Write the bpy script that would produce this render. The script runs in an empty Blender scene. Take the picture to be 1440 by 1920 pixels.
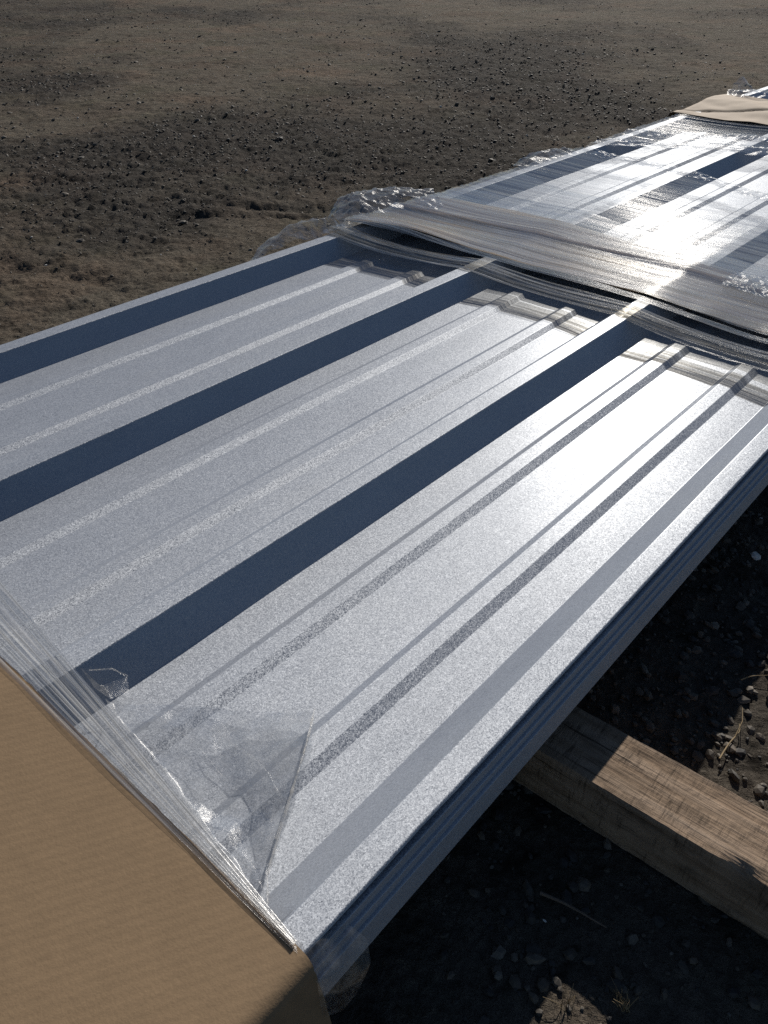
import bpy, math, random
import numpy as np

random.seed(7)
rng = np.random.default_rng(11)
scn = bpy.context.scene
col = scn.collection

# ------------------------------------------------------------------ camera, light, exposure
S = 0.6                    # metres from the panel's flat up to the lens
G = 1.18                   # lens height over the ground, in S
AZ = math.radians(41.79)   # the bundle runs this far to the right of the line of sight
SUN_AZ = math.radians(18.5)
SUN_EL = math.radians(24.8)

cam = bpy.data.cameras.new('camera')
cam.sensor_fit = 'HORIZONTAL'
cam.sensor_width = 36.0
cam.lens = 36.0 * 1455 / 1440
cam.clip_start = 0.02
cam.clip_end = 2000
cam_o = bpy.data.objects.new('camera', cam)
col.objects.link(cam_o)
cam_o.location = (0, 0, G * S)
cam_o.rotation_euler = (math.radians(90 - 37.265), 0, 0)
scn.camera = cam_o

world = bpy.data.worlds.new('World')
scn.world = world
world.use_nodes = True
wn = world.node_tree
sky = wn.nodes.new('ShaderNodeTexSky')
sky.sky_type = 'NISHITA'
sky.sun_disc = False
sky.sun_elevation = SUN_EL
sky.sun_rotation = SUN_AZ
sky.air_density = 1.0
sky.dust_density = 0.25
sky.altitude = 1800
sky.ozone_density = 1.6
bg = wn.nodes['Background']
bg.inputs['Strength'].default_value = 0.05
wn.links.new(sky.outputs[0], bg.inputs['Color'])

sun = bpy.data.lights.new('sun', 'SUN')
sun.energy = 5.0
sun.angle = math.radians(0.53)
sun.color = (1.0, 0.94, 0.85)
sun_o = bpy.data.objects.new('sun', sun)
col.objects.link(sun_o)
sun_o.rotation_euler = (math.pi / 2 - SUN_EL, 0, math.pi - SUN_AZ)

scn.view_settings.view_transform = 'Standard'
scn.view_settings.look = 'None'
scn.view_settings.gamma = 1.0
scn.view_settings.exposure = 0.0
scn.cycles.transparent_max_bounces = 24
scn.cycles.max_bounces = 10
scn.cycles.use_denoising = False
scn.cycles.caustics_reflective = False
scn.cycles.caustics_refractive = False
scn.cycles.sample_clamp_indirect = 3.0
scn.cycles.sample_clamp_direct = 4.0

# ------------------------------------------------------------------ noise
_T = np.random.default_rng(3).random((256, 256))
def vnoise(x, y, seed=0):
    x = np.asarray(x, float) + seed * 17.31
    y = np.asarray(y, float) + seed * 9.77
    xi = np.floor(x).astype(int); yi = np.floor(y).astype(int)
    fx = x - xi; fy = y - yi
    fx = fx * fx * fx * (fx * (fx * 6 - 15) + 10); fy = fy * fy * fy * (fy * (fy * 6 - 15) + 10)
    a = _T[xi % 256, yi % 256]; b = _T[(xi + 1) % 256, yi % 256]
    c = _T[xi % 256, (yi + 1) % 256]; d = _T[(xi + 1) % 256, (yi + 1) % 256]
    return (a * (1 - fx) + b * fx) * (1 - fy) + (c * (1 - fx) + d * fx) * fy - 0.5
def fbm(x, y, octaves=4, seed=0, gain=0.5):
    v = 0; a = 1.0; f = 1.0
    for k in range(octaves):
        v = v + a * vnoise(x * f, y * f, seed + k); a *= gain; f *= 2.03
    return v

# ------------------------------------------------------------------ materials
def new_mat(name):
    m = bpy.data.materials.new(name); m.use_nodes = True
    nt = m.node_tree; nt.nodes.clear()
    out = nt.nodes.new('ShaderNodeOutputMaterial')
    return m, nt, out
def N(nt, kind, **kw):
    n = nt.nodes.new(kind)
    for k, v in kw.items():
        if k.startswith('i_'):
            key = k[2:]
            n.inputs[int(key) if key.isdigit() else key.replace('_', ' ')].default_value = v
        else:
            setattr(n, k, v)
    return n
def ramp(nt, pts, inp, interp='LINEAR'):
    r = nt.nodes.new('ShaderNodeValToRGB')
    r.color_ramp.interpolation = interp
    el = r.color_ramp.elements
    while len(el) < len(pts): el.new(0.5)
    for e, (p, c) in zip(el, pts):
        e.position = p
        e.color = (c, c, c, 1) if not hasattr(c, '__len__') else (*c, 1)
    nt.links.new(inp, r.inputs[0])
    return r.outputs[0]
def coords(nt, scale=(1, 1, 1), rot=(0, 0, 0)):
    tc = nt.nodes.new('ShaderNodeTexCoord')
    mp = nt.nodes.new('ShaderNodeMapping')
    mp.inputs['Scale'].default_value = scale
    mp.inputs['Rotation'].default_value = rot
    nt.links.new(tc.outputs['Object'], mp.inputs[0])
    return mp.outputs[0]
def noise_tex(nt, vec, scale, detail=4, rough=0.55):
    n = N(nt, 'ShaderNodeTexNoise', i_Scale=scale, i_Detail=detail, i_Roughness=rough)
    nt.links.new(vec, n.inputs['Vector'])
    return n.outputs['Fac']

def mat_galvalume():
    """zinc-aluminium coating: a fairly sharp sheen under a broad one, broken up by fine spangle"""
    m, nt, out = new_mat('galvalume')
    L = nt.links.new
    vec = coords(nt)
    geo = N(nt, 'ShaderNodeNewGeometry')
    def spangled(parts):
        acc = geo.outputs['Normal']
        for sc, k in parts:
            v = N(nt, 'ShaderNodeTexVoronoi', i_Scale=sc)
            L(vec, v.inputs['Vector'])
            s = N(nt, 'ShaderNodeVectorMath', operation='SUBTRACT'); L(v.outputs['Color'], s.inputs[0]); s.inputs[1].default_value = (.5, .5, .5)
            q = N(nt, 'ShaderNodeVectorMath', operation='SCALE'); L(s.outputs[0], q.inputs[0]); q.inputs['Scale'].default_value = k
            ad = N(nt, 'ShaderNodeVectorMath', operation='ADD'); L(acc, ad.inputs[0]); L(q.outputs[0], ad.inputs[1])
            acc = ad.outputs[0]
        nm = N(nt, 'ShaderNodeVectorMath', operation='NORMALIZE'); L(acc, nm.inputs[0])
        return nm.outputs[0], v.outputs['Color']
    n_rough, tone = spangled(((800, 0.235), (1750, 0.32)))
    n_sharp, _ = spangled(((620, 0.05), (1250, 0.04)))
    n = noise_tex(nt, coords(nt, (3, 1, 3)), 9, 5)
    c = ramp(nt, [(0.3, (0.37, 0.39, 0.42)), (0.7, (0.415, 0.435, 0.465))], n)
    rr = noise_tex(nt, coords(nt, (40, 1.2, 40)), 6, 4)
    g1 = N(nt, 'ShaderNodeBsdfGlossy'); g1.distribution = 'MULTI_GGX'
    L(c, g1.inputs['Color']); L(n_rough, g1.inputs['Normal'])
    L(ramp(nt, [(0.3, 0.66), (0.75, 0.70)], rr), g1.inputs['Roughness'])
    # rolled strip: the sheen spreads along the sheet, much less across it
    across = N(nt, 'ShaderNodeCombineXYZ', i_0=math.cos(AZ), i_1=-math.sin(AZ), i_2=0.0)
    g1.inputs['Anisotropy'].default_value = 0.40
    L(across.outputs[0], g1.inputs['Tangent'])
    g2 = N(nt, 'ShaderNodeBsdfGlossy')
    L(c, g2.inputs['Color']); L(n_sharp, g2.inputs['Normal'])
    L(ramp(nt, [(0.3, 0.30), (0.75, 0.36)], rr), g2.inputs['Roughness'])
    mg = N(nt, 'ShaderNodeMixShader', i_0=0.10)
    L(g1.outputs[0], mg.inputs[1]); L(g2.outputs[0], mg.inputs[2])
    df = N(nt, 'ShaderNodeBsdfDiffuse')
    dust = noise_tex(nt, coords(nt, (1, 0.45, 1)), 7, 7, 0.68)
    L(ramp(nt, [(0.33, (0.51, 0.555, 0.65)), (0.5, (0.59, 0.64, 0.74)), (0.7, (0.63, 0.67, 0.745))], dust), df.inputs['Color'])
    L(n_rough, df.inputs['Normal'])
    mx = N(nt, 'ShaderNodeMixShader', i_0=0.65)
    L(df.outputs[0], mx.inputs[1]); L(mg.outputs[0], mx.inputs[2])
    L(mx.outputs[0], out.inputs[0])
    return m

def mat_cardboard(name, base=(0.285, 0.195, 0.115), flute_rot=0.52):
    m, nt, out = new_mat(name)
    L = nt.links.new
    p = N(nt, 'ShaderNodeBsdfPrincipled', i_Roughness=0.78)
    p.inputs['Specular IOR Level'].default_value = 0.25
    vec = coords(nt)
    n1 = noise_tex(nt, vec, 55, 5, 0.6)
    n2 = noise_tex(nt, vec, 420, 3, 0.6)
    w = N(nt, 'ShaderNodeTexWave', i_Scale=38.0, i_Distortion=0.9, i_Detail=2.0)
    w.inputs['Detail Scale'].default_value = 1.5
    L(coords(nt, (1, 1, 1), (0, 0, flute_rot)), w.inputs['Vector'])
    d = tuple(x * 0.84 for x in base); b = tuple(min(1, x * 1.12) for x in base)
    c1 = ramp(nt, [(0.25, tuple(x * 0.92 for x in base)), (0.75, tuple(x * 1.06 for x in base))], n1)
    mx = N(nt, 'ShaderNodeMixRGB', blend_type='MULTIPLY', i_Fac=0.5)
    c2 = ramp(nt, [(0.3, 0.80), (0.7, 1.0)], n2)
    L(c1, mx.inputs[1]); L(c2, mx.inputs[2])
    mx2 = N(nt, 'ShaderNodeMixRGB', blend_type='MULTIPLY', i_Fac=0.05)
    L(mx.outputs[0], mx2.inputs[1]); L(w.outputs['Color'], mx2.inputs[2])
    L(mx2.outputs[0], p.inputs['Base Color'])
    bp = N(nt, 'ShaderNodeBump', i_Strength=0.35, i_Distance=0.0006)
    L(n2, bp.inputs['Height'])
    bp2 = N(nt, 'ShaderNodeBump', i_Strength=0.075, i_Distance=0.0006)
    L(w.outputs['Fac'], bp2.inputs['Height']); L(bp.outputs[0], bp2.inputs['Normal'])
    L(bp2.outputs[0], p.inputs['Normal'])
    L(p.outputs[0], out.inputs[0])
    return m

def mat_film(name, haze_lo, haze_hi, along='x', streak=130, gloss=0.10, bump=0.9, stretch=0.02, tint=(0.80, 0.79, 0.77), fk=1.3, fmax=0.32, lo=0.40, hi=0.62, clear=(0.97, 0.97, 0.97)):
    """clear stretch film: mostly see-through, drawn out into streaks, glossy"""
    m, nt, out = new_mat(name)
    L = nt.links.new
    sc = (streak * stretch, streak, streak * 0.3) if along == 'x' else (streak, streak * stretch, streak * 0.3)
    if along == 'both': sc = (streak, streak, streak)
    vec = coords(nt, sc)
    n = noise_tex(nt, vec, 1.0, 7, 0.70)
    broad = noise_tex(nt, coords(nt), 9, 3, 0.5)
    hz = ramp(nt, [(lo, haze_lo), (hi, haze_hi)], n)
    hb = ramp(nt, [(0.35, 0.55), (0.65, 1.1)], broad)
    mul = N(nt, 'ShaderNodeMath', operation='MULTIPLY', use_clamp=True)
    L(hz, mul.inputs[0]); L(hb, mul.inputs[1])
    bp = N(nt, 'ShaderNodeBump', i_Strength=bump, i_Distance=0.0012)
    L(n, bp.inputs['Height'])
    tr = N(nt, 'ShaderNodeBsdfTransparent'); tr.inputs['Color'].default_value = (*clear, 1)
    df = N(nt, 'ShaderNodeBsdfDiffuse'); df.inputs['Color'].default_value = (*tint, 1)
    tl = N(nt, 'ShaderNodeBsdfTranslucent'); tl.inputs['Color'].default_value = (*tint, 1)
    dm = N(nt, 'ShaderNodeMixShader', i_0=0.5); L(df.outputs[0], dm.inputs[1]); L(tl.outputs[0], dm.inputs[2])
    m1 = N(nt, 'ShaderNodeMixShader'); L(mul.outputs[0], m1.inputs[0]); L(tr.outputs[0], m1.inputs[1]); L(dm.outputs[0], m1.inputs[2])
    gl = N(nt, 'ShaderNodeBsdfGlossy', i_Roughness=gloss); gl.inputs['Color'].default_value = (0.95, 0.95, 0.95, 1)
    L(bp.outputs[0], gl.inputs['Normal'])
    fr = N(nt, 'ShaderNodeFresnel', i_IOR=1.5); L(bp.outputs[0], fr.inputs['Normal'])
    fm = N(nt, 'ShaderNodeMath', operation='MULTIPLY', use_clamp=True); L(fr.outputs[0], fm.inputs[0]); fm.inputs[1].default_value = fk
    fc = N(nt, 'ShaderNodeMath', operation='MINIMUM'); L(fm.outputs[0], fc.inputs[0]); fc.inputs[1].default_value = fmax
    m2 = N(nt, 'ShaderNodeMixShader'); L(fc.outputs[0], m2.inputs[0]); L(m1.outputs[0], m2.inputs[1]); L(gl.outputs[0], m2.inputs[2])
    L(m2.outputs[0], out.inputs[0])
    return m

def mat_ground():
    m, nt, out = new_mat('dirt_and_gravel')
    L = nt.links.new
    p = N(nt, 'ShaderNodeBsdfPrincipled', i_Roughness=1.0)
    p.inputs['Specular IOR Level'].default_value = 0.05
    vec = coords(nt)
    at = N(nt, 'ShaderNodeAttribute', attribute_name='gravel')
    n1 = noise_tex(nt, vec, 1.3, 6, 0.6)
    n2 = noise_tex(nt, vec, 2.9, 5, 0.6)
    n3 = noise_tex(nt, vec, 95, 5, 0.7)
    soil = ramp(nt, [(0.34, (0.150, 0.118, 0.092)), (0.50, (0.156, 0.136, 0.109)), (0.66, (0.188, 0.142, 0.107))], n1)
    moss = ramp(nt, [(0.52, 0.0), (0.70, 0.6)], n2)
    mx = N(nt, 'ShaderNodeMixRGB'); L(moss, mx.inputs[0]); L(soil, mx.inputs[1]); mx.inputs[2].default_value = (0.115, 0.108, 0.072, 1)
    mg = N(nt, 'ShaderNodeMixRGB'); L(at.outputs['Fac'], mg.inputs[0]); L(mx.outputs[0], mg.inputs[1]); mg.inputs[2].default_value = (0.045, 0.043, 0.043, 1)
    sp = ramp(nt, [(0.30, 0.45), (0.55, 1.0), (0.75, 1.35)], n3)
    mm = N(nt, 'ShaderNodeMixRGB', blend_type='MULTIPLY', i_Fac=0.8); L(mg.outputs[0], mm.inputs[1]); L(sp, mm.inputs[2])
    n4 = noise_tex(nt, coords(nt, (0.8, 1.3, 1)), 13, 8, 0.72)
    fl = ramp(nt, [(0.34, 0.28), (0.45, 0.9), (0.58, 1.12), (0.72, 1.55)], n4)
    m4 = N(nt, 'ShaderNodeMixRGB', blend_type='MULTIPLY', i_Fac=0.9); L(mm.outputs[0], m4.inputs[1]); L(fl, m4.inputs[2])
    L(m4.outputs[0], p.inputs['Base Color'])
    bp = N(nt, 'ShaderNodeBump', i_Strength=1.0, i_Distance=0.009); L(n3, bp.inputs['Height'])
    bq = N(nt, 'ShaderNodeBump', i_Strength=0.8, i_Distance=0.035); L(n4, bq.inputs['Height']); L(bp.outputs[0], bq.inputs['Normal'])
    L(bq.outputs[0], p.inputs['Normal'])
    L(p.outputs[0], out.inputs[0])
    return m

def mat_stone():
    m, nt, out = new_mat('gravel_stone')
    L = nt.links.new
    p = N(nt, 'ShaderNodeBsdfPrincipled', i_Roughness=0.75)
    at = N(nt, 'ShaderNodeAttribute', attribute_name='tone')
    c = ramp(nt, [(0.0, (0.035, 0.033, 0.032)), (0.35, (0.07, 0.062, 0.052)), (0.8, (0.115, 0.093, 0.070)), (0.97, (0.20, 0.18, 0.15)), (1.0, (0.62, 0.60, 0.56))], at.outputs['Fac'])
    n = noise_tex(nt, coords(nt), 160, 3)
    k = ramp(nt, [(0.3, 0.7), (0.7, 1.15)], n)
    mm = N(nt, 'ShaderNodeMixRGB', blend_type='MULTIPLY', i_Fac=1.0); L(c, mm.inputs[1]); L(k, mm.inputs[2])
    L(mm.outputs[0], p.inputs['Base Color'])
    L(p.outputs[0], out.inputs[0])
    return m

def mat_timber():
    m, nt, out = new_mat('rough_sawn_timber')
    L = nt.links.new
    p = N(nt, 'ShaderNodeBsdfPrincipled', i_Roughness=0.85)
    p.inputs['Specular IOR Level'].default_value = 0.2
    grain = noise_tex(nt, coords(nt, (5, 120, 120)), 1.0, 7, 0.68)
    saw = noise_tex(nt, coords(nt, (300, 34, 34)), 1.0, 5, 0.7)
    blot = noise_tex(nt, coords(nt, (0.7, 1.4, 1.4)), 24, 6, 0.65)
    c = ramp(nt, [(0.25, (0.16, 0.105, 0.07)), (0.45, (0.30, 0.215, 0.148)), (0.62, (0.37, 0.275, 0.20)), (0.85, (0.40, 0.315, 0.24))], grain)
    g = ramp(nt, [(0.36, 1.05), (0.52, 0.85), (0.68, 0.42)], blot)
    mm = N(nt, 'ShaderNodeMixRGB', blend_type='MULTIPLY', i_Fac=0.95); L(c, mm.inputs[1]); L(g, mm.inputs[2])
    ck = ramp(nt, [(0.30, 0.22), (0.37, 1.0)], noise_tex(nt, coords(nt, (10, 210, 210)), 1.0, 3, 0.6))
    m3 = N(nt, 'ShaderNodeMixRGB', blend_type='MULTIPLY', i_Fac=0.9); L(mm.outputs[0], m3.inputs[1]); L(ck, m3.inputs[2])
    msk = ramp(nt, [(0.42, 0.15), (0.58, 1.0)], noise_tex(nt, coords(nt), 30, 3))
    sm = N(nt, 'ShaderNodeMath', operation='MULTIPLY'); L(saw, sm.inputs[0]); L(msk, sm.inputs[1])
    sr = ramp(nt, [(0.36, 0.45), (0.48, 1.0)], saw)
    m4 = N(nt, 'ShaderNodeMixRGB', blend_type='MULTIPLY'); L(msk, m4.inputs[0]); L(m3.outputs[0], m4.inputs[1]); L(sr, m4.inputs[2])
    L(m4.outputs[0], p.inputs['Base Color'])
    b1 = N(nt, 'ShaderNodeBump', i_Strength=0.9, i_Distance=0.0016); L(sm.outputs[0], b1.inputs['Height'])
    b2 = N(nt, 'ShaderNodeBump', i_Strength=0.9, i_Distance=0.0025); L(grain, b2.inputs['Height']); L(b1.outputs[0], b2.inputs['Normal'])
    L(b2.outputs[0], p.inputs['Normal'])
    L(p.outputs[0], out.inputs[0])
    return m

def mat_plain(name, c, rough=0.8):
    m, nt, out = new_mat(name)
    p = N(nt, 'ShaderNodeBsdfPrincipled', i_Roughness=rough)
    n = noise_tex(nt, coords(nt), 90, 3)
    k = ramp(nt, [(0.3, tuple(x * 0.75 for x in c)), (0.7, tuple(x * 1.2 for x in c))], n)
    nt.links.new(k, p.inputs['Base Color'])
    nt.links.new(p.outputs[0], out.inputs[0])
    return m

M_metal = mat_galvalume()
M_card = mat_cardboard('kraft_cardboard')
M_card_edge = mat_plain('torn_edge_painted_shadow', (0.06, 0.04, 0.028), 0.95)  # rim colour darkened to paint in the shadow gap along the torn edge
M_film = mat_film('stretch_film_streaked', 0.02, 0.30, streak=150, stretch=0.008, bump=0.8, gloss=0.045, fk=0.85, fmax=0.18)
M_film_dense = mat_film('stretch_film_layered', 0.04, 0.42, lo=0.47, hi=0.60, streak=260, stretch=0.006, bump=0.9, gloss=0.09, tint=(0.78, 0.80, 0.82), fk=1.1, fmax=0.28)
M_film_taut = mat_film('stretch_film_taut', 0.12, 0.62, streak=230, stretch=0.008, bump=0.5, fk=0.9, fmax=0.2)
M_film_flap = mat_film('stretch_film_flap', 0.05, 0.26, along='both', streak=70, bump=0.8, gloss=0.11, fk=0.8, fmax=0.2, tint=(0.88, 0.90, 0.92))
M_film_gather = mat_film('stretch_film_gathered', 0.03, 0.42, lo=0.50, hi=0.60, clear=(0.97, 0.94, 0.88), streak=260, stretch=0.005, bump=1.0, gloss=0.10, fk=1.4, fmax=0.36)
M_film_loose = mat_film('stretch_film_loose', 0.05, 0.20, along='both', streak=170, bump=0.55, gloss=0.07, fk=0.8, fmax=0.22)
M_ground = mat_ground()
M_stone = mat_stone()
M_timber = mat_timber()
M_straw = mat_plain('dry_straw', (0.30, 0.22, 0.12))
M_twig = mat_plain('grey_twig', (0.16, 0.12, 0.09))

# ------------------------------------------------------------------ builders
def tag(o, label=None, cat=None, group=None, kind=None):
    if label: o['label'] = label
    if cat: o['category'] = cat
    if group: o['group'] = group
    if kind: o['kind'] = kind
    return o
def fast_mesh(name, verts, faces, mat, smooth=True):
    """verts (n,3) array, faces (m,k) int array"""
    me = bpy.data.meshes.new(name)
    verts = np.asarray(verts, dtype=np.float32); faces = np.asarray(faces, dtype=np.int32)
    k = faces.shape[1]
    me.vertices.add(len(verts)); me.vertices.foreach_set('co', verts.ravel())
    me.loops.add(faces.size); me.loops.foreach_set('vertex_index', faces.ravel())
    me.polygons.add(len(faces))
    me.polygons.foreach_set('loop_start', np.arange(0, faces.size, k, dtype=np.int32))
    me.polygons.foreach_set('loop_total', np.full(len(faces), k, dtype=np.int32))
    me.polygons.foreach_set('use_smooth', np.full(len(faces), smooth, dtype=bool))
    me.update(calc_edges=True)
    me.validate()
    me.materials.append(mat)
    return me
def link(name, me, parent=None, along=False):
    o = bpy.data.objects.new(name, me)
    col.objects.link(o)
    if parent: o.parent = parent
    if along: o.rotation_euler = (0, 0, -AZ)
    return o
def grid_faces(nu, nv, off=0):
    i = np.arange(nu - 1)[:, None] * nv + np.arange(nv - 1)[None, :]
    return np.stack([i, i + nv, i + nv + 1, i + 1], -1).reshape(-1, 4) + off
def empty(name, loc):
    o = bpy.data.objects.new(name, None); col.objects.link(o)
    o.location = loc; o.rotation_euler = (0, 0, -AZ); o.empty_display_size = 0.1
    return o
def P(c, a, z):
    """bundle coordinates (across, along, height below the lens as a negative number) in metres"""
    return (c * S, a * S, (z + G) * S)
def to_m(arr):
    arr = np.asarray(arr, float)
    return np.stack([arr[..., 0] * S, arr[..., 1] * S, (arr[..., 2] + G) * S], -1)

# ------------------------------------------------------------------ ground
def gravel_map(x, y):
    """how stony the dirt is, 0..1, at a place on the yard"""
    v = fbm(x * 0.75, y * 0.55, 5, 21) * 1.5 - 0.02
    v = v + 0.9 * np.maximum(0, fbm(x * 2.6, y * 1.3, 4, 5))
    for (px, py, rx, ry, w) in ((-1.92, 4.94, .55, .45, .45), (-1.3, 3.2, .55, .40, .6), (-.85, 3.3, .45, .32, .55), (-.5, 3.65, .5, .22, .6),
                                (-.78, 3.95, .4, .3, .4), (-1.07, 2.43, .26, .35, .6), (-.2, 3.5, .3, .25, .4), (1.6, 7.2, 1.3, .8, .5), (1.0, 5.9, .9, .5, .4),
                                (-.70, 2.15, .2, .16, .4), (-.3, 2.15, .3, .12, .3), (-2.5, 4.5, .6, .5, .4), (.3, 4.8, .5, .3, .35), (.45, .6, .6, .5, .3)):
        v = v + w * np.exp(-((x - px) / rx) ** 2 - ((y - py) / ry) ** 2)
    return np.clip((v - 0.02) * 1.1, 0, 1)
def ground_z(x, y):
    d = np.hypot(x, y)
    g = gravel_map(x, y)
    z = 0.020 * fbm(x * 1.7, y * 1.7, 3, 2)
    z = z + 0.0095 * fbm(x * 9, y * 9, 4, 8) * np.clip(0.45 + g, 0, 1.2)
    z = z + (0.0055 + 0.005 * g) * fbm(x * 42, y * 42, 3, 14)
    z = z + 0.0035 * fbm(x * 160, y * 160, 2, 31)
    z = z * np.clip(d / 1.7, 0.34, 1)          # trodden flatter beside the bundle
    # wheel ruts
    for (x0, y0, dx, dy, w, dep) in ((-.45, 2.43, .9, .12, .035, .016), (-.32, 2.53, .9, -.1, .03, .014), (-.8, 1.9, .8, -.35, .05, .010)):
        l = math.hypot(dx, dy); ux, uy = dx / l, dy / l
        t = (x - x0) * ux + (y - y0) * uy; q = -(x - x0) * uy + (y - y0) * ux + 0.02 * fbm(t * 6, t * 0, 2, 3)
        z = z - dep * np.exp(-(q / w) ** 2) * np.exp(-(t / 0.28) ** 4)
    return z - 0.003
ang = np.concatenate([np.radians(np.linspace(-180, -56, 40, endpoint=False)), np.radians(np.linspace(-56, 64, 860)), np.radians(np.linspace(64, 180, 38))[1:]])
rad = np.concatenate([np.geomspace(0.16, 16, 800), np.geomspace(16, 900, 40)[1:]])
RR, AA = np.meshgrid(rad, ang, indexing='ij')
gx, gy = RR * np.sin(AA), RR * np.cos(AA)
fade = np.clip((22 - RR) / 8, 0, 1)
gz = ground_z(gx, gy) * fade
gv = np.stack([gx, gy, gz], -1).reshape(-1, 3)
gf = grid_faces(len(rad), len(ang))[:, ::-1]
nA = len(ang)
# close the middle with a ring collapsed onto one point
cidx = len(gv)
gv = np.vstack([gv, [[0, 0, 0]]])
tri = np.stack([np.full(nA - 1, cidx), np.arange(nA - 1), np.arange(1, nA), np.arange(1, nA)], -1)
me = bpy.data.meshes.new('ground')
nq = len(gf)
loops = np.concatenate([gf.ravel(), tri[:, [0, 2, 1]].ravel()]).astype(np.int32)
me.vertices.add(len(gv)); me.vertices.foreach_set('co', gv.astype(np.float32).ravel())
me.loops.add(len(loops)); me.loops.foreach_set('vertex_index', loops)
me.polygons.add(nq + len(tri))
me.polygons.foreach_set('loop_start', np.concatenate([np.arange(nq) * 4, nq * 4 + np.arange(len(tri)) * 3]).astype(np.int32))
me.polygons.foreach_set('loop_total', np.concatenate([np.full(nq, 4), np.full(len(tri), 3)]).astype(np.int32))
me.polygons.foreach_set('use_smooth', np.ones(nq + len(tri), dtype=bool))
me.update(calc_edges=True)
me.materials.append(M_ground)
att = me.attributes.new('gravel', 'FLOAT', 'POINT')
att.data.foreach_set('value', np.append((gravel_map(gx, gy) * np.clip((16 - RR) / 6, 0.4, 1)).ravel() * 0.7, 0).astype(np.float32))
tag(link('ground', me), 'dark trodden dirt yard with loose gravel patches', None, None, 'structure')

# loose stones
t = (1 + 5 ** .5) / 2
ICO = np.array([(-1, t, 0), (1, t, 0), (-1, -t, 0), (1, -t, 0), (0, -1, t), (0, 1, t), (0, -1, -t), (0, 1, -t), (t, 0, -1), (t, 0, 1), (-t, 0, -1), (-t, 0, 1)], float)
ICO /= np.linalg.norm(ICO[0])
ICF = np.array([(0, 11, 5), (0, 5, 1), (0, 1, 7), (0, 7, 10), (0, 10, 11), (1, 5, 9), (5, 11, 4), (11, 10, 2), (10, 7, 6), (7, 1, 8), (3, 9, 4), (3, 4, 2), (3, 2, 6), (3, 6, 8), (3, 8, 9), (4, 9, 5), (2, 4, 11), (6, 2, 10), (8, 6, 7), (9, 8, 1)])
def stones(name, x, y, size, label):
    n = len(x)
    v = ICO[None] * (1 + 0.45 * (rng.random((n, 12, 1)) - 0.5))
    sc = size[:, None, None] * np.stack([0.8 + 0.6 * rng.random(n), 0.6 + 0.5 * rng.random(n), 0.4 + 0.35 * rng.random(n)], -1)[:, None, :]
    v = v * sc
    a = rng.random(n) * 6.283; ca, sa = np.cos(a)[:, None], np.sin(a)[:, None]
    tilt = (rng.random(n) - .5) * 0.9
    ct, st = np.cos(tilt)[:, None], np.sin(tilt)[:, None]
    vx, vy, vz = v[..., 0] * ct - v[..., 2] * st, v[..., 1], v[..., 0] * st + v[..., 2] * ct
    w = np.stack([vx * ca - vy * sa + x[:, None], vx * sa + vy * ca + y[:, None], vz + (ground_z(x, y) + size * 0.18)[:, None]], -1)
    f = (ICF[None] + (np.arange(n) * 12)[:, None, None]).reshape(-1, 3)
    me = fast_mesh(name, w.reshape(-1, 3), f, M_stone, False)
    at = me.attributes.new('tone', 'FLOAT', 'POINT')
    tone = rng.random(n) * 0.93
    tone[rng.random(n) < 0.006] = 1.0
    at.data.foreach_set('value', np.repeat(tone, 12).astype(np.float32))
    return tag(link(name, me), label, 'gravel', None, 'stuff')
n0 = 120000
aa = np.radians(rng.uniform(-40, 34, n0)); rr = np.exp(rng.uniform(math.log(1.25), math.log(12), n0))
sx, sy = rr * np.sin(aa), rr * np.cos(aa)
keep = rng.random(n0) < np.clip(0.10 + 0.75 * gravel_map(sx, sy) ** 1.3, 0, 1) * np.clip(rr / 3, .5, 1)
sx, sy, rr = sx[keep][:42000], sy[keep][:42000], rr[keep][:42000]
stones('gravel', sx, sy, (0.0014 + 0.0046 * rng.random(len(sx)) ** 4.0) * np.clip(rr / 3.0, 0.75, 1.6), 'loose dark gravel and clods strewn over the far yard')
bx, by = rng.uniform(-3.2, 2.2, 700), rng.uniform(2.0, 8.5, 700)
stones('gravel', bx, by, 0.004 + 0.010 * rng.random(700) ** 3, 'scattered larger stones and clods half sunk in the far yard')
n1 = 9000
nx = rng.uniform(0.05, 1.1, n1); ny = rng.uniform(0.12, 1.15, n1)
keep = rng.random(n1) < np.clip(0.45 + 0.6 * gravel_map(nx, ny), 0, 1)
nx, ny = nx[keep], ny[keep]
stones('gravel', nx, ny, 0.0018 + 0.0062 * rng.random(len(nx)) ** 2.6, 'crumbly brown gravel on the ground beside the timber')

# ------------------------------------------------------------------ ribbed metal sheets
PITCH, RUN, RUNL, TOPW, HR = 0.585, 0.050, 0.064, 0.046, 0.060
RB3 = -0.868               # right foot of the third rib
def profile(dz, right_cut):
    """cross-section (c, z) from left to right; right_cut: list of extra points ending the right-hand rib"""
    pts = []
    z0 = -1.0 + dz
    base = RB3 - 2 * PITCH
    pts.append((base - RUN - RUNL - TOPW + 0.022, z0 + 0.016))
    for k in range(3):
        b = base + k * PITCH
        if k == 0:
            pts += [(b - RUN - TOPW, z0 + HR), (b - RUN, z0 + HR), (b, z0)]
        else:
            pts += [(b - RUN - RUNL - TOPW, z0), (b - RUN - TOPW, z0 + HR), (b - RUN, z0 + HR), (b, z0)]
        for m in (0.108, 0.309):
            c = b + m
            pts += [(c - 0.033, z0), (c - 0.018, z0 + 0.0070), (c + 0.015, z0 + 0.0070), (c + 0.036, z0)]
    b = base + 3 * PITCH
    pts += [(b - RUN - RUNL - TOPW, z0), (b - RUN - TOPW, z0 + HR)]
    pts += [(c, z0 + HR + z) for c, z in right_cut]
    return pts
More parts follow.
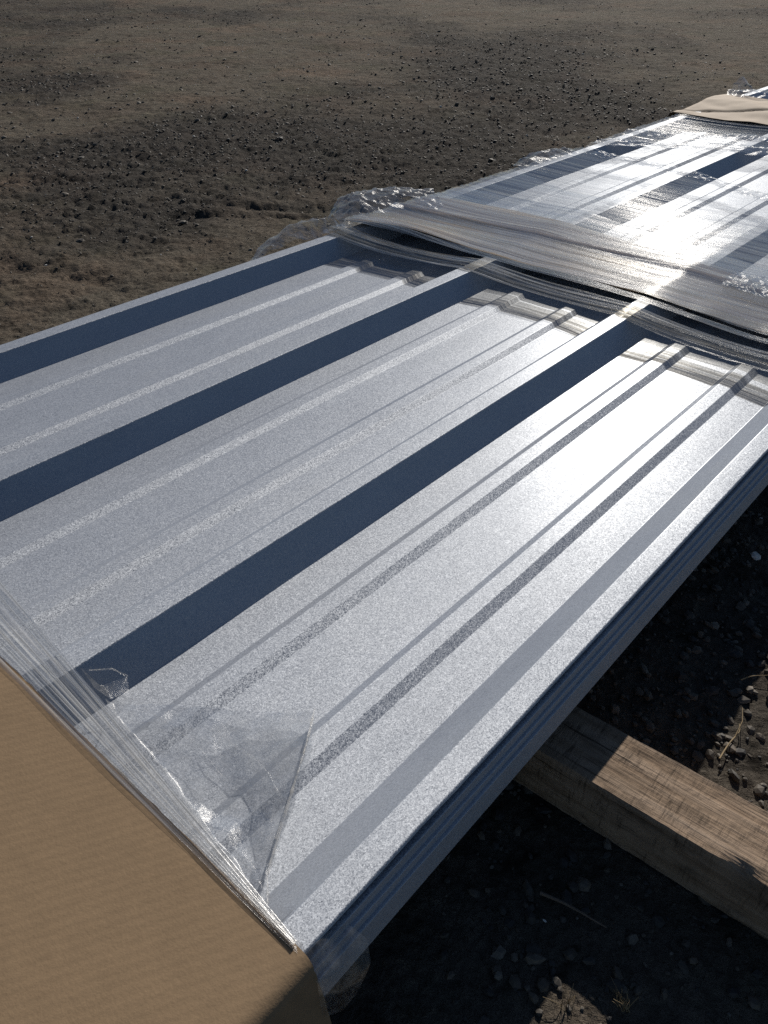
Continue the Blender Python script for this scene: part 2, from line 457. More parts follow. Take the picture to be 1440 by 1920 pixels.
def fillet(pts, r=0.0042, n=4, sup=0.0012):
    out = [pts[0]]
    for i in range(1, len(pts) - 1):
        p = np.array(pts[i]); a = np.array(pts[i - 1]); b = np.array(pts[i + 1])
        u = (a - p); lu = np.linalg.norm(u); u /= lu
        v = (b - p); lv = np.linalg.norm(v); v /= lv
        cosang = np.clip(np.dot(u, v), -1, 1)
        if cosang < -0.9995: out.append(tuple(p)); continue
        half = math.acos(cosang) / 2
        d = min(r / math.tan(half), 0.42 * lu, 0.42 * lv)
        p1, p2 = p + u * d, p + v * d
        s = min(sup, 0.05 * lu, 0.05 * lv)
        out.append(tuple(p1 + u * s))
        for k in range(n + 1):
            t = k / n
            out.append(tuple((1 - t) ** 2 * p1 + 2 * t * (1 - t) * p + t * t * p2))
        out.append(tuple(p2 + v * s))
    out.append(pts[-1])
    return np.array(out)
def sheet(name, dz, right_cut, a0, a1, label, seed, lift=0.0, nal=50, fr=0.0042):
    pr = fillet(profile(dz, right_cut), fr)
    na = nal
    av = np.linspace(a0, a1, na)
    A, C = np.meshgrid(av, pr[:, 0], indexing='ij')
    Z = np.broadcast_to(pr[:, 1], A.shape).copy()
    # the flats are never quite flat, the free edge wanders a little
    Z += 0.0016 * fbm(C * 3.1, A * 1.9, 3, seed)
    edge = np.clip((C + 0.385) / 0.04, 0, 1)
    Z += edge * (0.0035 * fbm(A * 3.3, A * 0, 3, seed + 4) + lift * np.exp(-((A - 0.43) / 0.05) ** 2))
    C = C + 0.0012 * fbm(A * 2.0, C * 0.7, 2, seed + 9)
    v = to_m(np.stack([C, A, Z], -1)).reshape(-1, 3)
    me = fast_mesh(name, v, grid_faces(na, len(pr))[:, ::-1], M_metal)
    o = link(name, me, along=True)
    s = o.modifiers.new('thickness', 'SOLIDIFY'); s.thickness = 0.0007; s.offset = -1
    es = o.modifiers.new('crisp_edges', 'EDGE_SPLIT'); es.split_angle = math.radians(60)
    return tag(o, label, 'roofing sheet', 'ribbed sheets of the bundle')
sheet('roofing_sheet', 0.0, [(-0.337, 0.0), (-0.3345, -0.003)], -0.95, 10.0, 'topmost ribbed silver metal roofing sheet, its broad flats facing the sun', 40, 0.004, 150)
sheet('roofing_sheet', -0.011, [(-0.3285, 0.0), (-0.3225, -0.022)], -0.93, 9.9, 'second ribbed metal sheet, the upper of the dark blue lips along the right edge', 43, 0.0, 50, 0.0022)
sheet('roofing_sheet', -0.022, [(-0.3210, 0.0), (-0.3155, -0.028)], -0.96, 10.1, 'third ribbed metal sheet, the middle of the dark blue lips along the right edge', 45, 0.0, 50, 0.0022)
sheet('roofing_sheet', -0.033, [(-0.3135, 0.0), (-0.3065, -0.034)], -0.94, 10.0, 'fourth ribbed metal sheet, the lowest dark blue lip visible along the right edge', 47, 0.0, 50, 0.0022)
sheet('roofing_sheet', -0.0655, [(-0.333, 0.0), (-0.315, -0.0215)], -0.95, 9.9, 'bottom ribbed metal sheet, lying on the timber in the shade under the others', 49)

# ------------------------------------------------------------------ helpers for wrapping
RIBS = [RB3 - 2 * PITCH - RUN - TOPW / 2, RB3 - PITCH - RUN - TOPW / 2, RB3 - RUN - TOPW / 2, RB3 + PITCH - RUN - TOPW / 2 + 0.004]
TOP = -1.0 + HR
def over_ribs(c, sag):
    """height of something pulled tight over the rib tops, slack by sag in between"""
    c = np.asarray(c, float)
    z = np.full(c.shape, TOP)
    for a, b in zip(RIBS[:-1], RIBS[1:]):
        t = np.clip((c - a) / (b - a), 0, 1)
        inside = (c > a) & (c < b)
        z = np.where(inside, TOP - sag * 4 * t * (1 - t), z)
    return z
def resample(row, n):
    row = np.asarray(row, float)
    d = np.concatenate([[0], np.cumsum(np.linalg.norm(np.diff(row, axis=0), axis=1))])
    t = np.linspace(0, d[-1], n)
    return np.stack([np.interp(t, d, row[:, k]) for k in range(row.shape[1])], -1)
def smooth_rows(x, k=2):
    for _ in range(k):
        y = x.copy(); y[1:-1] = (x[:-2] + 2 * x[1:-1] + x[2:]) / 4; x = y
    return x
def loft(rows, nu, nv, crumple=0.0, freq=18, seed=0, smooth=2):
    """surface through a few rows of bundle-coordinate points"""
    R = np.stack([smooth_rows(resample(r, nu), smooth) for r in rows], 0)
    tt = np.linspace(0, len(rows) - 1, nv)
    out = np.empty((nv, nu, 3))
    for k in range(3):
        for j in range(nu):
            out[:, j, k] = np.interp(tt, np.arange(len(rows)), R[:, j, k])
    out = smooth_rows(out, smooth)
    if crumple:
        x, y = out[..., 0] * freq, out[..., 1] * freq
        r = np.random.default_rng(seed)
        d = 0
        for k in range(7):                                  # straight creases in several directions
            q = r.random() * math.pi; f = 0.25 + 0.9 * r.random()
            s_ = (x * math.cos(q) + y * math.sin(q)) * f + r.random() * 7 + 0.9 * vnoise(x * 0.5, y * 0.5, seed + k)
            d = d + (np.abs((s_ % 1) - 0.5) * 2 - 0.5) / (f * 2.2 + 0.6) * np.clip(0.5 + 1.6 * vnoise(x * 0.35, y * 0.35, seed + 20 + k), 0, 1)
        out[..., 2] += crumple * (d * 0.9 + 0.5 * fbm(x * 0.4, y * 0.4, 2, seed + 2))
        out[..., 0] += crumple * 0.8 * fbm(x, y, 2, seed + 3)
        out[..., 1] += crumple * 0.8 * fbm(x, y, 2, seed + 6)
    return out
def film_mesh(name, grid, mat, parent):
    nv, nu = grid.shape[:2]
    v = to_m(grid).reshape(-1, 3)
    loc = np.array(parent.location) if parent else np.zeros(3)
    # parent sits in bundle axes: bring its origin into the same axes
    if parent:
        ca, sa = math.cos(AZ), math.sin(AZ)
        lx, ly = loc[0], loc[1]
        v = v - np.array([lx * ca - ly * sa, lx * sa + ly * ca, loc[2]])
    return link(name, fast_mesh(name, v, grid_faces(nv, nu), mat), parent)
def at(c, a, z):
    x, y, zz = P(c, a, z)
    ca, sa = math.cos(AZ), math.sin(AZ)
    return (x * ca + y * sa, -x * sa + y * ca, zz)

# ------------------------------------------------------------------ cardboard
def card_slab(name, path, a_front, a_back, na, mat, label, thick=0.0028, wobble=0.0015, seed=0, lift=None, tear=0.0018):
    """cardboard bent along a cross-section path; a_front/a_back give its two cut edges for each c"""
    path = np.asarray(path, float)
    tt = np.linspace(0, 1, na)
    n = len(path)
    af, ab = a_front(path[:, 0]), a_back(path[:, 0])
    s = np.cumsum(np.concatenate([[0], np.linalg.norm(np.diff(path, axis=0), axis=1)]))
    af = af + tear * fbm(s * 60, s * 0, 4, seed, 0.7); ab = ab + tear * fbm(s * 60, s * 0 + 9, 4, seed, 0.7)
    A = af[None, :] * (1 - tt[:, None]) + ab[None, :] * tt[:, None]
    C = np.broadcast_to(path[:, 0], A.shape).copy()
    Z = np.broadcast_to(path[:, 1], A.shape) + wobble * fbm(C * 4, A * 4, 3, seed)
    if lift is not None: Z = Z + lift(C, A)
    me = fast_mesh(name, to_m(np.stack([C, A, Z], -1)).reshape(-1, 3), grid_faces(na, n), mat)
    me.materials.append(M_card_edge)
    o = link(name, me, along=True)
    m = o.modifiers.new('thickness', 'SOLIDIFY'); m.thickness = thick; m.offset = 1
    m.material_offset_rim = 1
    es = o.modifiers.new('crisp_edges', 'EDGE_SPLIT'); es.split_angle = math.radians(50)
    return tag(o, label, 'cardboard')
cc = np.linspace(-2.25, -0.337, 130)
top = np.stack([cc, over_ribs(cc, 0.006) + 0.001], -1)
bend = [(-0.337 + 0.020 * math.sin(q), TOP + 0.001 - 0.020 * (1 - math.cos(q))) for q in np.linspace(0.15, 1.35, 9)]
lx, lz = bend[-1]
side = [(lx + 0.026 * k / 12, lz - 0.095 * k / 12) for k in range(1, 13)]
path = np.vstack([top, bend, side])
def near_edge(c):
    return np.interp(c, [-2.3, -1.03, -.845, -.70, -.535, -.40, -.33, -.28], [.215, .224, .229, .2325, .236, .237, .238, .228])
card_slab('cardboard_wrap', path, near_edge, lambda c: np.full(np.shape(c), -1.0), 80, M_card, 'large brown cardboard sheet folded over the near end of the bundle', seed=3)

# ------------------------------------------------------------------ film at the near end
near = empty('stretch_film', at(-0.33, 0.235, -1.0))
tag(near, 'clear stretch film pulled tight along the edge of the near cardboard', 'stretch film')
outer = [(-2.25, .345), (-1.6, .325), (-1.195, .308), (-1.11, .303), (-0.914, .290), (-0.731, .278), (-0.542, .259), (-0.397, .243), (-0.345, .236)]
inner = [(-2.25, .20), (-1.6, .205), (-1.026, .212), (-0.845, .217), (-0.701, .221), (-0.535, .226), (-0.401, .228), (-0.338, .231)]
no, ni = resample(outer, 220), resample(inner, 220)
rows = []
K = 46
for k in range(K):
    t = k / (K - 1)
    r = ni * (1 - t) + no * t
    z = over_ribs(r[:, 0], 0.004) + 0.0065
    w = np.clip((-0.34 - r[:, 0]) / 0.5, 0.05, 1)
    z = z + w * 0.006 * (vnoise(np.full(220, t * 11), r[:, 0] * 0.8, 5) + 0.7 * vnoise(np.full(220, t * 27), r[:, 0] * 1.0, 8)) - 0.004 * t * w
    rows.append(np.column_stack([r, z]))
film_mesh('taut_band', np.stack(rows, 0), M_film_taut, near)
# cords of gathered film running along the band
def cord(c0, a0, c1, a1, dz, r, seed, n=80):
    t = np.linspace(0, 1, n)
    c = c0 + (c1 - c0) * t
    a = a0 + (a1 - a0) * t + 0.0025 * fbm(t * 4, t * 0, 2, seed)
    z = over_ribs(c, 0.004) + dz + 0.002 * fbm(t * 5, t * 0 + 4, 2, seed)
    ring = np.linspace(0, 2 * math.pi, 7)
    rr = r * (0.6 + 0.8 * np.abs(fbm(t * 9, t * 0, 2, seed + 2)))
    C = np.broadcast_to(c[:, None], (n, 7))
    A = a[:, None] + rr[:, None] * np.cos(ring)[None]
    Z = z[:, None] + 0.55 * rr[:, None] * np.sin(ring)[None]
    return np.stack([C, A, Z], -1)
for i, (aL, aR) in enumerate(((.312, .238), (.296, .2365), (.272, .2355), (.254, .235), (.236, .2345))):
    film_mesh('film_fold', cord(-1.25, aL, -0.348, aR, 0.009, 0.0022, 60 + i), M_film_taut, near)
Zf = -0.9875
flap = loft([[(-.84, .294, -.948), (-.70, .279, -.948), (-.56, .262, -.948), (-.43, .248, -.946)],
             [(-.85, .302, -.982), (-.72, .291, -.988), (-.56, .273, -.988), (-.425, .254, -.972)],
             [(-.80, .355, -.990), (-.70, .382, -.989), (-.56, .362, -.986), (-.452, .285, -.976)],
             [(-.75, .392, -.991), (-.66, .445, -.990), (-.545, .425, -.981), (-.475, .322, -.977)],
             [(-.72, .411, -.991), (-.60, .511, -.9885), (-.545, .445, -.975), (-.486, .345, -.972)]], 140, 110, 0.0085, 22, 71, 4)
film_mesh('loose_flap', flap, M_film_flap, near)
flap2 = loft([[(-.60, .508, -.986), (-.575, .475, -.970), (-.535, .42, -.962), (-.495, .355, -.962), (-.44, .275, -.955)],
              [(-.66, .438, -.984), (-.60, .425, -.976), (-.545, .395, -.966), (-.50, .335, -.963), (-.445, .272, -.953)],
              [(-.690, .375, -.984), (-.639, .381, -.980), (-.578, .379, -.972), (-.523, .360, -.966), (-.46, .275, -.955)]], 120, 70, 0.006, 24, 77, 5)
film_mesh('loose_flap', flap2, M_film_flap, near)
def ridge(pts, r, seed, n=90):
    p = smooth_rows(resample(pts, n), 5)
    t = np.linspace(0, 1, n)
    ring = np.linspace(0, 2 * math.pi, 7)
    d = np.gradient(p, axis=0); d /= np.linalg.norm(d, axis=1)[:, None] + 1e-9
    u = np.cross(d, np.array([0, 0, 1.0])); u /= np.linalg.norm(u, axis=1)[:, None] + 1e-9
    w = np.cross(u, d)
    rr_ = r * (0.5 + 1.2 * np.abs(fbm(t * 14, t * 0, 3, seed)))[:, None, None]
    return p[:, None, :] + rr_ * (np.cos(ring)[None, :, None] * u[:, None, :] + 0.7 * np.sin(ring)[None, :, None] * w[:, None, :])
for i, (pts, r) in enumerate((([(-.603, .511, -.984), (-.572, .474, -.972), (-.526, .405, -.962), (-.486, .342, -.96), (-.445, .277, -.953), (-.41, .248, -.945)], .0022),
                              ([(-.595, .50, -.980), (-.56, .455, -.968), (-.515, .385, -.962), (-.472, .315, -.956)], .0018),
                              ([(-.690, .374, -.980), (-.665, .372, -.977), (-.639, .380, -.975), (-.600, .384, -.972), (-.56, .380, -.968), (-.523, .366, -.962)], .0016),
                              ([(-.80, .330, -.975), (-.74, .338, -.976), (-.68, .345, -.978), (-.61, .335, -.976)], .0014),
                              ([(-.62, .30, -.973), (-.58, .318, -.976), (-.55, .335, -.974)], .0013),
                              ([(-.90, .305, -.945), (-.885, .335, -.955), (-.86, .345, -.962), (-.84, .32, -.962)], .0018))):
    film_mesh('film_fold', ridge(pts, r * (1.0 if i in (0, 1, 5) else 0.6), 150 + i), M_film_taut if i in (0, 1, 5) else M_film_flap, near)
flap3 = loft([[(-.965, .300, -.938), (-.92, .30, -.940), (-.86, .292, -.945)],
              [(-.955, .315, -.942), (-.90, .312, -.972), (-.85, .305, -.978)],
              [(-.925, .345, -.962), (-.880, .352, -.986), (-.85, .335, -.986)]], 50, 40, 0.006, 22, 81, 6)
film_mesh('loose_flap', flap3, M_film_loose, near)
corner = loft([[(-.40, .236, -.940), (-.40, .25, -.941), (-.385, .266, -.941)],
               [(-.335, .236, -.939), (-.335, .262, -.943), (-.33, .300, -.947)],
               [(-.310, .232, -.962), (-.305, .262, -.968), (-.30, .310, -.972)],
               [(-.300, .226, -.99), (-.290, .255, -.995), (-.285, .295, -.99)],
               [(-.296, .226, -1.02), (-.285, .245, -1.015), (-.282, .265, -1.01)]], 60, 70, 0.006, 26, 85)
film_mesh('corner_flap', corner, M_film_loose, near)

# ------------------------------------------------------------------ cardboard strip under the middle film
cc2 = np.linspace(-2.165, -0.335, 160)
strip_path = np.vstack([np.stack([cc2, over_ribs(cc2, 0.004) + 0.006], -1), [(-0.322, TOP - 0.004), (-0.314, TOP - 0.03), (-0.310, TOP - 0.07)]])
def strip_front(c): return np.interp(c, [-2.17, -2.0, -1.78, -1.5, -1.2, -.9, -.5, -.3], [2.20, 2.24, 2.27, 2.29, 2.30, 2.295, 2.27, 2.25])
def strip_lift(C, A):
    f = np.exp(-((A - strip_front(C)) / 0.12) ** 2)
    return f * (0.006 + 0.022 * np.exp(-((C + 1.95) / .22) ** 2) + 0.012 * fbm(C * 3.2, C * 0, 2, 12)) + 0.010 * np.exp(-((A - (strip_front(C) + 0.28)) / 0.025) ** 2)
card_slab('cardboard_strip', strip_path, strip_front, lambda c: strip_front(c) + 0.44 - 0.08 * np.sin((c + 1.2) * 2.2), 60, M_card, 'narrow brown cardboard strip under the streaked film across the middle', seed=9, lift=strip_lift)

# ------------------------------------------------------------------ film over the middle
mid = empty('stretch_film', at(-0.33, 2.2, -1.0))
tag(mid, 'wide streaked stretch film wrapped round the middle of the bundle', 'stretch film')
def cover(a_lo, a_hi, na, nc, base, sag, rip, seed, bump_fn=None, c0=-2.16, c1=-0.325):
    c = np.linspace(c0, c1, nc)
    t = np.linspace(0, 1, na)
    C = np.broadcast_to(c, (na, nc)).copy()
    A = a_lo(c)[None] * (1 - t[:, None]) + a_hi(c)[None] * t[:, None]
    Z = over_ribs(C, sag) + base
    q = A - 0.06 * C                              # the streaks run a little askew
    Z = Z + rip * (0.8 * vnoise(C * 1.0, q * 26, seed) + 0.5 * vnoise(C * 1.1, q * 61, seed + 2) + 0.28 * vnoise(C * 0.8, q * 120, seed + 3) + 0.3 * fbm(C * 1.2, A * 3.0, 2, seed + 5))
    if bump_fn is not None: Z = Z + bump_fn(C, A)
    # turned down over both edges of the bundle
    left = [(c0 - 0.02, -0.03), (c0 - 0.04, -0.09)]
    right = [(c1 + 0.012, -0.025), (c1 + 0.016, -0.09)]
    cols = [np.stack([np.full(na, x), A[:, 0], Z[:, 0] + dz], -1) for x, dz in reversed(left)]
    cols += [np.stack([C[:, j], A[:, j], Z[:, j]], -1) for j in range(nc)]
    cols += [np.stack([np.full(na, x), A[:, -1], Z[:, -1] + dz], -1) for x, dz in right]
    return np.stack(cols, 1)
def up_edge(c): return np.interp(c, [-2.2, -1.99, -1.80, -1.57, -1.44, -1.25, -1.08, -.3], [3.98, 3.90, 3.91, 3.84, 3.83, 3.75, 3.68, 3.45])
def over_strip(C, A):
    f0 = strip_front(C)
    w = 1 / (1 + np.exp((A - f0 - 0.50) / 0.022))
    return w * (strip_lift(C, A) + 0.009) + 0.004 * np.exp(-((A - f0 - 0.30) / 0.02) ** 2)
film_mesh('cover_sheet', cover(lambda c: strip_front(c) - 0.004, up_edge, 420, 110, 0.0035, 0.010, 0.0075, 20, over_strip), M_film, mid)
film_mesh('cover_sheet', cover(lambda c: strip_front(c) + 0.26 + 0.05 * np.sin(c * 2), lambda c: np.full(np.shape(c), 3.30) - 0.12 * np.sin(c * 3), 220, 90, 0.0085, 0.008, 0.0075, 33, over_strip), M_film, mid)
film_mesh('cover_sheet', cover(lambda c: strip_front(c) - 0.010, lambda c: strip_front(c) + 0.60 - 0.10 * np.sin((c + 1.2) * 2.2), 300, 110, 0.0075, 0.008, 0.006, 27, over_strip), M_film_dense, mid)
# gathered front edge: ribbons of bunched film stretched across the sheets
def gather(a_off, width, dz, seed, n=170, m=9):
    c = np.linspace(-2.165, -0.318, n)
    a = np.interp(c, [-2.2, -2.105, -1.93, -1.71, -1.38, -1.13, -.917, -.718, -.497, -.3], [2.06, 2.066, 2.078, 2.10, 2.125, 2.125, 2.105, 2.092, 2.07, 2.055])
    a = smooth_rows(a, 6) + a_off + 0.010 * fbm(c * 1.6, c * 0, 2, seed)
    t = np.linspace(0, 1, m)
    C = np.broadcast_to(c[:, None], (n, m)).copy()
    A = a[:, None] + width * (0.75 + 0.5 * fbm(c * 2.2, c * 0 + 3, 2, seed + 1))[:, None] * t[None]
    Z = (over_ribs(c, 0.017) + 0.003 + dz)[:, None] + 0.008 * (vnoise(c[:, None] * 1.1, t[None] * 5, seed) + vnoise(c[:, None] * 1.7, t[None] * 9, seed + 3)) + 0.004 * np.sin(t * math.pi)[None]
    return np.stack([C, A, Z], -1)
for i, (ao, w, dz) in enumerate(((0.0, .06, .0), (.025, .075, .006), (.055, .08, .007))):
    film_mesh('gathered_edge', gather(ao, w, dz, 90 + 7 * i), M_film_gather, mid)
for i in range(4):
    t = [(2.072, 2.080), (2.095, 2.098), (2.115, 2.115), (2.130, 2.140)][i]
    g = cord(-2.15, t[0], -0.335, t[1], 0.006 + 0.003 * i, 0.0045, 130 + i, 150)
    g[..., 2] += over_ribs(g[..., 0], 0.013) - TOP
    bow = 0.050 * np.sin(np.clip((g[..., 0] + 2.15) / 1.815, 0, 1) * math.pi)
    g[..., 1] += bow
    film_mesh('film_fold', g, M_film, mid)
# more drawn-out ribbons lying over the cardboard strip
for i, (ao, w) in enumerate(((.115, .06), (.165, .07), (.225, .05), (.285, .08), (.37, .09))):
    g = gather(ao, w, 0.010, 160 + 9 * i)
    g[..., 2] = over_ribs(g[..., 0], 0.005) + 0.0125 + np.maximum(0, strip_lift(g[..., 0], g[..., 1])) + 0.003 * (vnoise(g[..., 0] * 1.1, g[..., 1] * 120, 7 + i) + 0.5)
    film_mesh('drawn_ribbon', g, M_film_gather, mid)
# slack flaps hanging over the left edge
fl = loft([[(-2.13, 2.02, -.945), (-2.14, 2.08, -.93), (-2.13, 2.15, -.93)],
           [(-2.165, 1.93, -.935), (-2.19, 2.02, -.893), (-2.17, 2.13, -.893)],
           [(-2.18, 1.80, -.950), (-2.23, 1.93, -.905), (-2.23, 2.09, -.900)],
           [(-2.19, 1.72, -.975), (-2.26, 1.84, -.95), (-2.28, 2.02, -.945)]], 120, 120, 0.012, 26, 101)
film_mesh('loose_flap', fl, M_film_loose, mid)
fl = loft([[(-2.11, 2.14, -.935), (-2.12, 2.30, -.915), (-2.09, 2.48, -.925), (-1.97, 2.56, -.92)],
           [(-2.17, 2.16, -.910), (-2.19, 2.31, -.880), (-2.17, 2.50, -.885), (-2.08, 2.66, -.905)],
           [(-2.23, 2.19, -.915), (-2.27, 2.35, -.868), (-2.25, 2.55, -.875), (-2.15, 2.72, -.91)],
           [(-2.28, 2.19, -.96), (-2.35, 2.34, -.90), (-2.33, 2.56, -.91), (-2.22, 2.72, -.95)]], 130, 130, 0.013, 24, 107)
film_mesh('loose_flap', fl, M_film_loose, mid)
fl = loft([[(-2.11, 3.35, -.940), (-2.11, 3.60, -.930), (-2.10, 3.85, -.937)],
           [(-2.17, 3.38, -.930), (-2.18, 3.62, -.905), (-2.17, 3.86, -.925)],
           [(-2.23, 3.42, -.95), (-2.24, 3.63, -.925), (-2.22, 3.84, -.945)]], 110, 80, 0.012, 22, 113)
film_mesh('loose_flap', fl, M_film_loose, mid)
# crumpled upper edge
ue = np.linspace(-2.1, -1.0, 12)
fl = loft([[(c, float(up_edge(c)) - 0.07, float(over_ribs(c, .01)) + .008) for c in ue],
           [(c, float(up_edge(c)) - 0.02, float(over_ribs(c, .01)) + .020) for c in ue],
           [(c, float(up_edge(c)) + 0.03, float(over_ribs(c, .01)) + .006) for c in ue]], 260, 50, 0.010, 30, 117)
film_mesh('crumpled_edge', fl, M_film_loose, mid)
# small crackled patch on the strip
fl = loft([[(-.80, 2.50, -.915), (-.66, 2.48, -.912), (-.52, 2.44, -.915)],
           [(-.82, 2.60, -.922), (-.66, 2.60, -.916), (-.50, 2.56, -.92)],
           [(-.80, 2.68, -.93), (-.66, 2.70, -.928), (-.50, 2.66, -.93)]], 120, 80, 0.008, 42, 119)
film_mesh('crumpled_patch', fl, M_film_loose, mid)

# ------------------------------------------------------------------ second film band, far cardboard, far film
far = empty('stretch_film', at(-0.33, 4.6, -1.0))
tag(far, 'glinting stretch film band just before the far cardboard', 'stretch film')
def b_lo(c): return np.interp(c, [-2.2, -2.0, -1.8, -1.6, -1.36, -.3], [4.02, 4.15, 4.25, 4.39, 4.44, 4.5])
film_mesh('cover_sheet', cover(b_lo, lambda c: np.full(np.shape(c), 5.20), 220, 90, 0.005, 0.008, 0.0085, 50), M_film, far)
fl = loft([[(c, float(b_lo(c)) - 0.03, float(over_ribs(c, .008)) + .004) for c in np.linspace(-2.14, -.4, 14)],
           [(c, float(b_lo(c)) + 0.05, float(over_ribs(c, .008)) + .022) for c in np.linspace(-2.14, -.4, 14)],
           [(c, float(b_lo(c)) + 0.14, float(over_ribs(c, .008)) + .008) for c in np.linspace(-2.14, -.4, 14)]], 300, 60, 0.009, 30, 123)
film_mesh('crumpled_edge', fl, M_film_loose, far)
fl = loft([[(c, float(b_lo(c)) + 0.30, float(over_ribs(c, .008)) + .008) for c in np.linspace(-2.14, -.4, 14)],
           [(c, float(b_lo(c)) + 0.36, float(over_ribs(c, .008)) + .020) for c in np.linspace(-2.14, -.4, 14)],
           [(c, float(b_lo(c)) + 0.44, float(over_ribs(c, .008)) + .008) for c in np.linspace(-2.14, -.4, 14)]], 300, 60, 0.010, 28, 127)
film_mesh('crumpled_edge', fl, M_film_loose, far)
cc3 = np.linspace(-2.19, -0.34, 90)
fpath = np.vstack([[(-2.24, TOP - 0.07), (-2.225, TOP - 0.03), (-2.21, TOP + 0.0)], np.stack([cc3, over_ribs(cc3, 0.004) + 0.010], -1)])
card_slab('cardboard_wrap', fpath, lambda c: np.full(np.shape(c), 5.12) + 0.05 * (c + 2), lambda c: np.full(np.shape(c), 5.95), 50, M_card,
          'tan creased cardboard sheet across the far end at the right edge', seed=15, wobble=0.010,
          lift=lambda C, A: 0.022 * np.exp(-((A - 5.55 - 0.1 * np.sin(C * 5)) / 0.16) ** 2) - 0.012 * np.exp(-((A - 5.33 - (C + 2.0) * 0.55) / 0.02) ** 2) + 0.012 * np.abs(fbm(C * 5, A * 5, 2, 18)))
far2 = empty('stretch_film', at(-0.33, 6.1, -1.0))
tag(far2, 'crumpled tuft of clear film behind the far cardboard', 'stretch film')
fl = loft([[(-2.15, 5.80, -.935), (-2.0, 5.88, -.92), (-1.7, 5.9, -.93), (-1.2, 5.9, -.935), (-.4, 5.9, -.93)],
           [(-2.2, 5.95, -.905), (-2.05, 6.0, -.890), (-1.7, 6.0, -.91), (-1.2, 6.0, -.925), (-.4, 6.0, -.92)],
           [(-2.17, 6.2, -.935), (-2.0, 6.25, -.93), (-1.7, 6.25, -.93), (-1.2, 6.3, -.935), (-.4, 6.3, -.935)]], 240, 80, 0.015, 18, 131)
film_mesh('cover_sheet', fl, M_film_loose, far2)
fl = loft([[(-2.16, 5.90, -.925), (-2.12, 5.98, -.915), (-2.05, 6.02, -.92)],
           [(-2.18, 5.95, -.875), (-2.14, 6.02, -.86), (-2.08, 6.06, -.895)],
           [(-2.18, 6.02, -.845), (-2.16, 6.08, -.835), (-2.12, 6.10, -.87)]], 40, 40, 0.022, 12, 137)
film_mesh('loose_flap', fl, M_film_loose, far2)

# ------------------------------------------------------------------ timber bearer
def timber():
    L0, W, H = 3.35, 0.1175, 0.1135
    nl, nc = 220, 9
    # rounded square cross-section
    ring = []
    r = 0.004
    cs = [(W / 2, H / 2), (-W / 2, H / 2), (-W / 2, -H / 2), (W / 2, -H / 2)]
    for i in range(4):
        (x0, y0), (x1, y1) = cs[i], cs[(i + 1) % 4]
        for k in range(14):
            t = (k + 0.5) / 14
            t = 0.5 - 0.5 * math.cos(math.pi * t)
            ring.append((x0 + (x1 - x0) * t, y0 + (y1 - y0) * t))
    ring = np.array(ring)
    nr = len(ring)
    l = np.linspace(-2.30, -2.30 + L0, nl)
    v = np.zeros((nl, nr, 3))
    v[..., 0] = l[:, None]
    v[..., 1] = ring[None, :, 0]; v[..., 2] = ring[None, :, 1]
    ph = np.arange(nr)[None, :] * 0.45
    d = 0.0022 * fbm(l[:, None] * 14 + ph * 0, ph + 0 * l[:, None], 3, 61) + 0.0014 * fbm(l[:, None] * 70, ph * 2, 2, 66)
    v[..., 1] += d * np.sign(ring[None, :, 0]); v[..., 2] += d * np.sign(ring[None, :, 1]) * (ring[None, :, 1] < 0.05)
    # waney nick on the near top edge
    nick = np.exp(-((l - 0.0) / 0.03) ** 2)
    edge = np.clip((ring[:, 1] - H / 2 + 0.02) / 0.02, 0, 1) * np.clip((-ring[:, 0] - W / 2 + 0.02) / 0.02, 0, 1)
    v[..., 1] += 0.010 * nick[:, None] * edge[None]
    v[..., 2] -= 0.006 * nick[:, None] * edge[None]
    verts = v.reshape(-1, 3) * S
    f = []
    for i in range(nl - 1):
        for j in range(nr):
            k = (j + 1) % nr
            f.append((i * nr + j, i * nr + k, (i + 1) * nr + k, (i + 1) * nr + j))
    me = bpy.data.meshes.new('timber_bearer')
    me.from_pydata([tuple(p) for p in verts], [], f + [tuple(range(nr))[::-1], tuple(range((nl - 1) * nr, nl * nr))])
    me.materials.append(M_timber)
    o = link('timber_bearer', me)
    # set square under the bundle, a few degrees askew
    ax = math.radians(3.3)
    cx, ca_ = 0.0, 0.757 + 0.058
    o.location = at(cx, ca_, -G + H / 2)
    o.rotation_euler = (0, 0, -AZ + ax)
    return tag(o, 'weathered rough-sawn square timber under the bundle, sunlit at its end', 'timber')
timber()

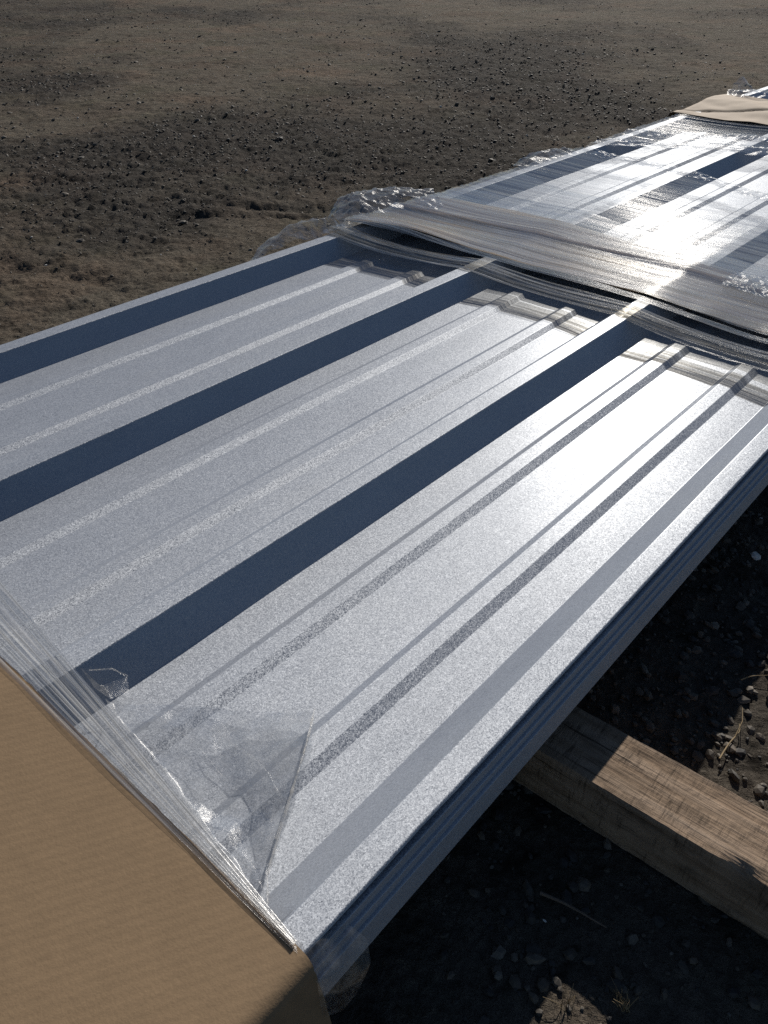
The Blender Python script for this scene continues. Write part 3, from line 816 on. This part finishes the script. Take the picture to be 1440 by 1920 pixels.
# ------------------------------------------------------------------ twigs and dry grass
def stalk_mesh(name, paths, rad_, mat):
    V, F = [], []
    for pts, r in zip(paths, rad_):
        pts = np.asarray(pts, float); n = len(pts)
        for i, p in enumerate(pts):
            d = pts[min(i + 1, n - 1)] - pts[max(i - 1, 0)]; d /= np.linalg.norm(d) + 1e-9
            u = np.cross(d, (0.3, 0.2, 1.0)); u /= np.linalg.norm(u) + 1e-9; w = np.cross(d, u)
            rr_ = r * (1 - 0.6 * i / (n - 1))
            for q in range(4):
                V.append(p + rr_ * (math.cos(q * math.pi / 2) * u + math.sin(q * math.pi / 2) * w))
        b = len(V) - n * 4
        for i in range(n - 1):
            for q in range(4):
                F.append((b + i * 4 + q, b + i * 4 + (q + 1) % 4, b + i * 4 + 4 + (q + 1) % 4, b + i * 4 + 4 + q))
    me = bpy.data.meshes.new(name)
    me.from_pydata([tuple(v) for v in V], [], F)
    me.polygons.foreach_set('use_smooth', [True] * len(me.polygons))
    me.materials.append(mat)
    return me
def ground_stalk(name, x0, y0, x1, y1, r, mat, label, cat, bend=0.01, fork=False):
    t = np.linspace(0, 1, 9)
    x = x0 + (x1 - x0) * t + bend * np.sin(t * 3.1); y = y0 + (y1 - y0) * t + bend * 0.6 * np.sin(t * 5)
    z = ground_z(x, y) + 0.006 + r
    paths = [np.stack([x, y, smooth_rows(z, 4)], -1)]; rs = [r]
    if fork:
        b = paths[0][4]; paths.append(np.array([b, b + (0.012, 0.016, 0.006), b + (0.02, 0.036, 0.004)])); rs.append(r * .7)
    return tag(link(name, stalk_mesh(name, paths, rs, mat)), label, cat)
ground_stalk('twig', .142, .352, .195, .322, .0022, M_twig, 'thin twig lying in the shade below the timber', 'twig', .002)
ground_stalk('dry_straw', .355, .495, .392, .545, .0011, M_straw, 'bent dry straw on the gravel behind the timber', 'straw', .008, True)
ground_stalk('dry_straw', .415, .60, .455, .612, .0009, M_straw, 'short pale straw near the shadow edge by the gravel', 'straw', .004)
def tuft(x, y, n, h, seed, label):
    r = np.random.default_rng(seed)
    paths, rs = [], []
    z0 = float(ground_z(np.array([x]), np.array([y]))[0])
    for k in range(n):
        a = 0.3 + r.random() * 2.6; l = h * (0.5 + 0.7 * r.random()); lean = 0.3 + 0.9 * r.random()
        bx, by = x + 0.010 * (r.random() - .5), y + 0.010 * (r.random() - .5)
        t = np.linspace(0, 1, 6)
        paths.append(np.stack([bx + math.cos(a) * l * lean * t ** 1.6, by + math.sin(a) * l * lean * t ** 1.6, z0 + l * t - 0.45 * l * lean * t ** 2.2], -1))
        rs.append(0.00045)
    return tag(link('grass_tuft', stalk_mesh('grass_tuft', paths, rs, M_straw)), label, 'grass tuft')
tuft(.197, .262, 22, .012, 5, 'dry grass tuft at the right side of the small sunlit patch')
tuft(.150, .262, 9, .014, 8, 'tiny dry grass tuft at the left edge of the sunlit patch')
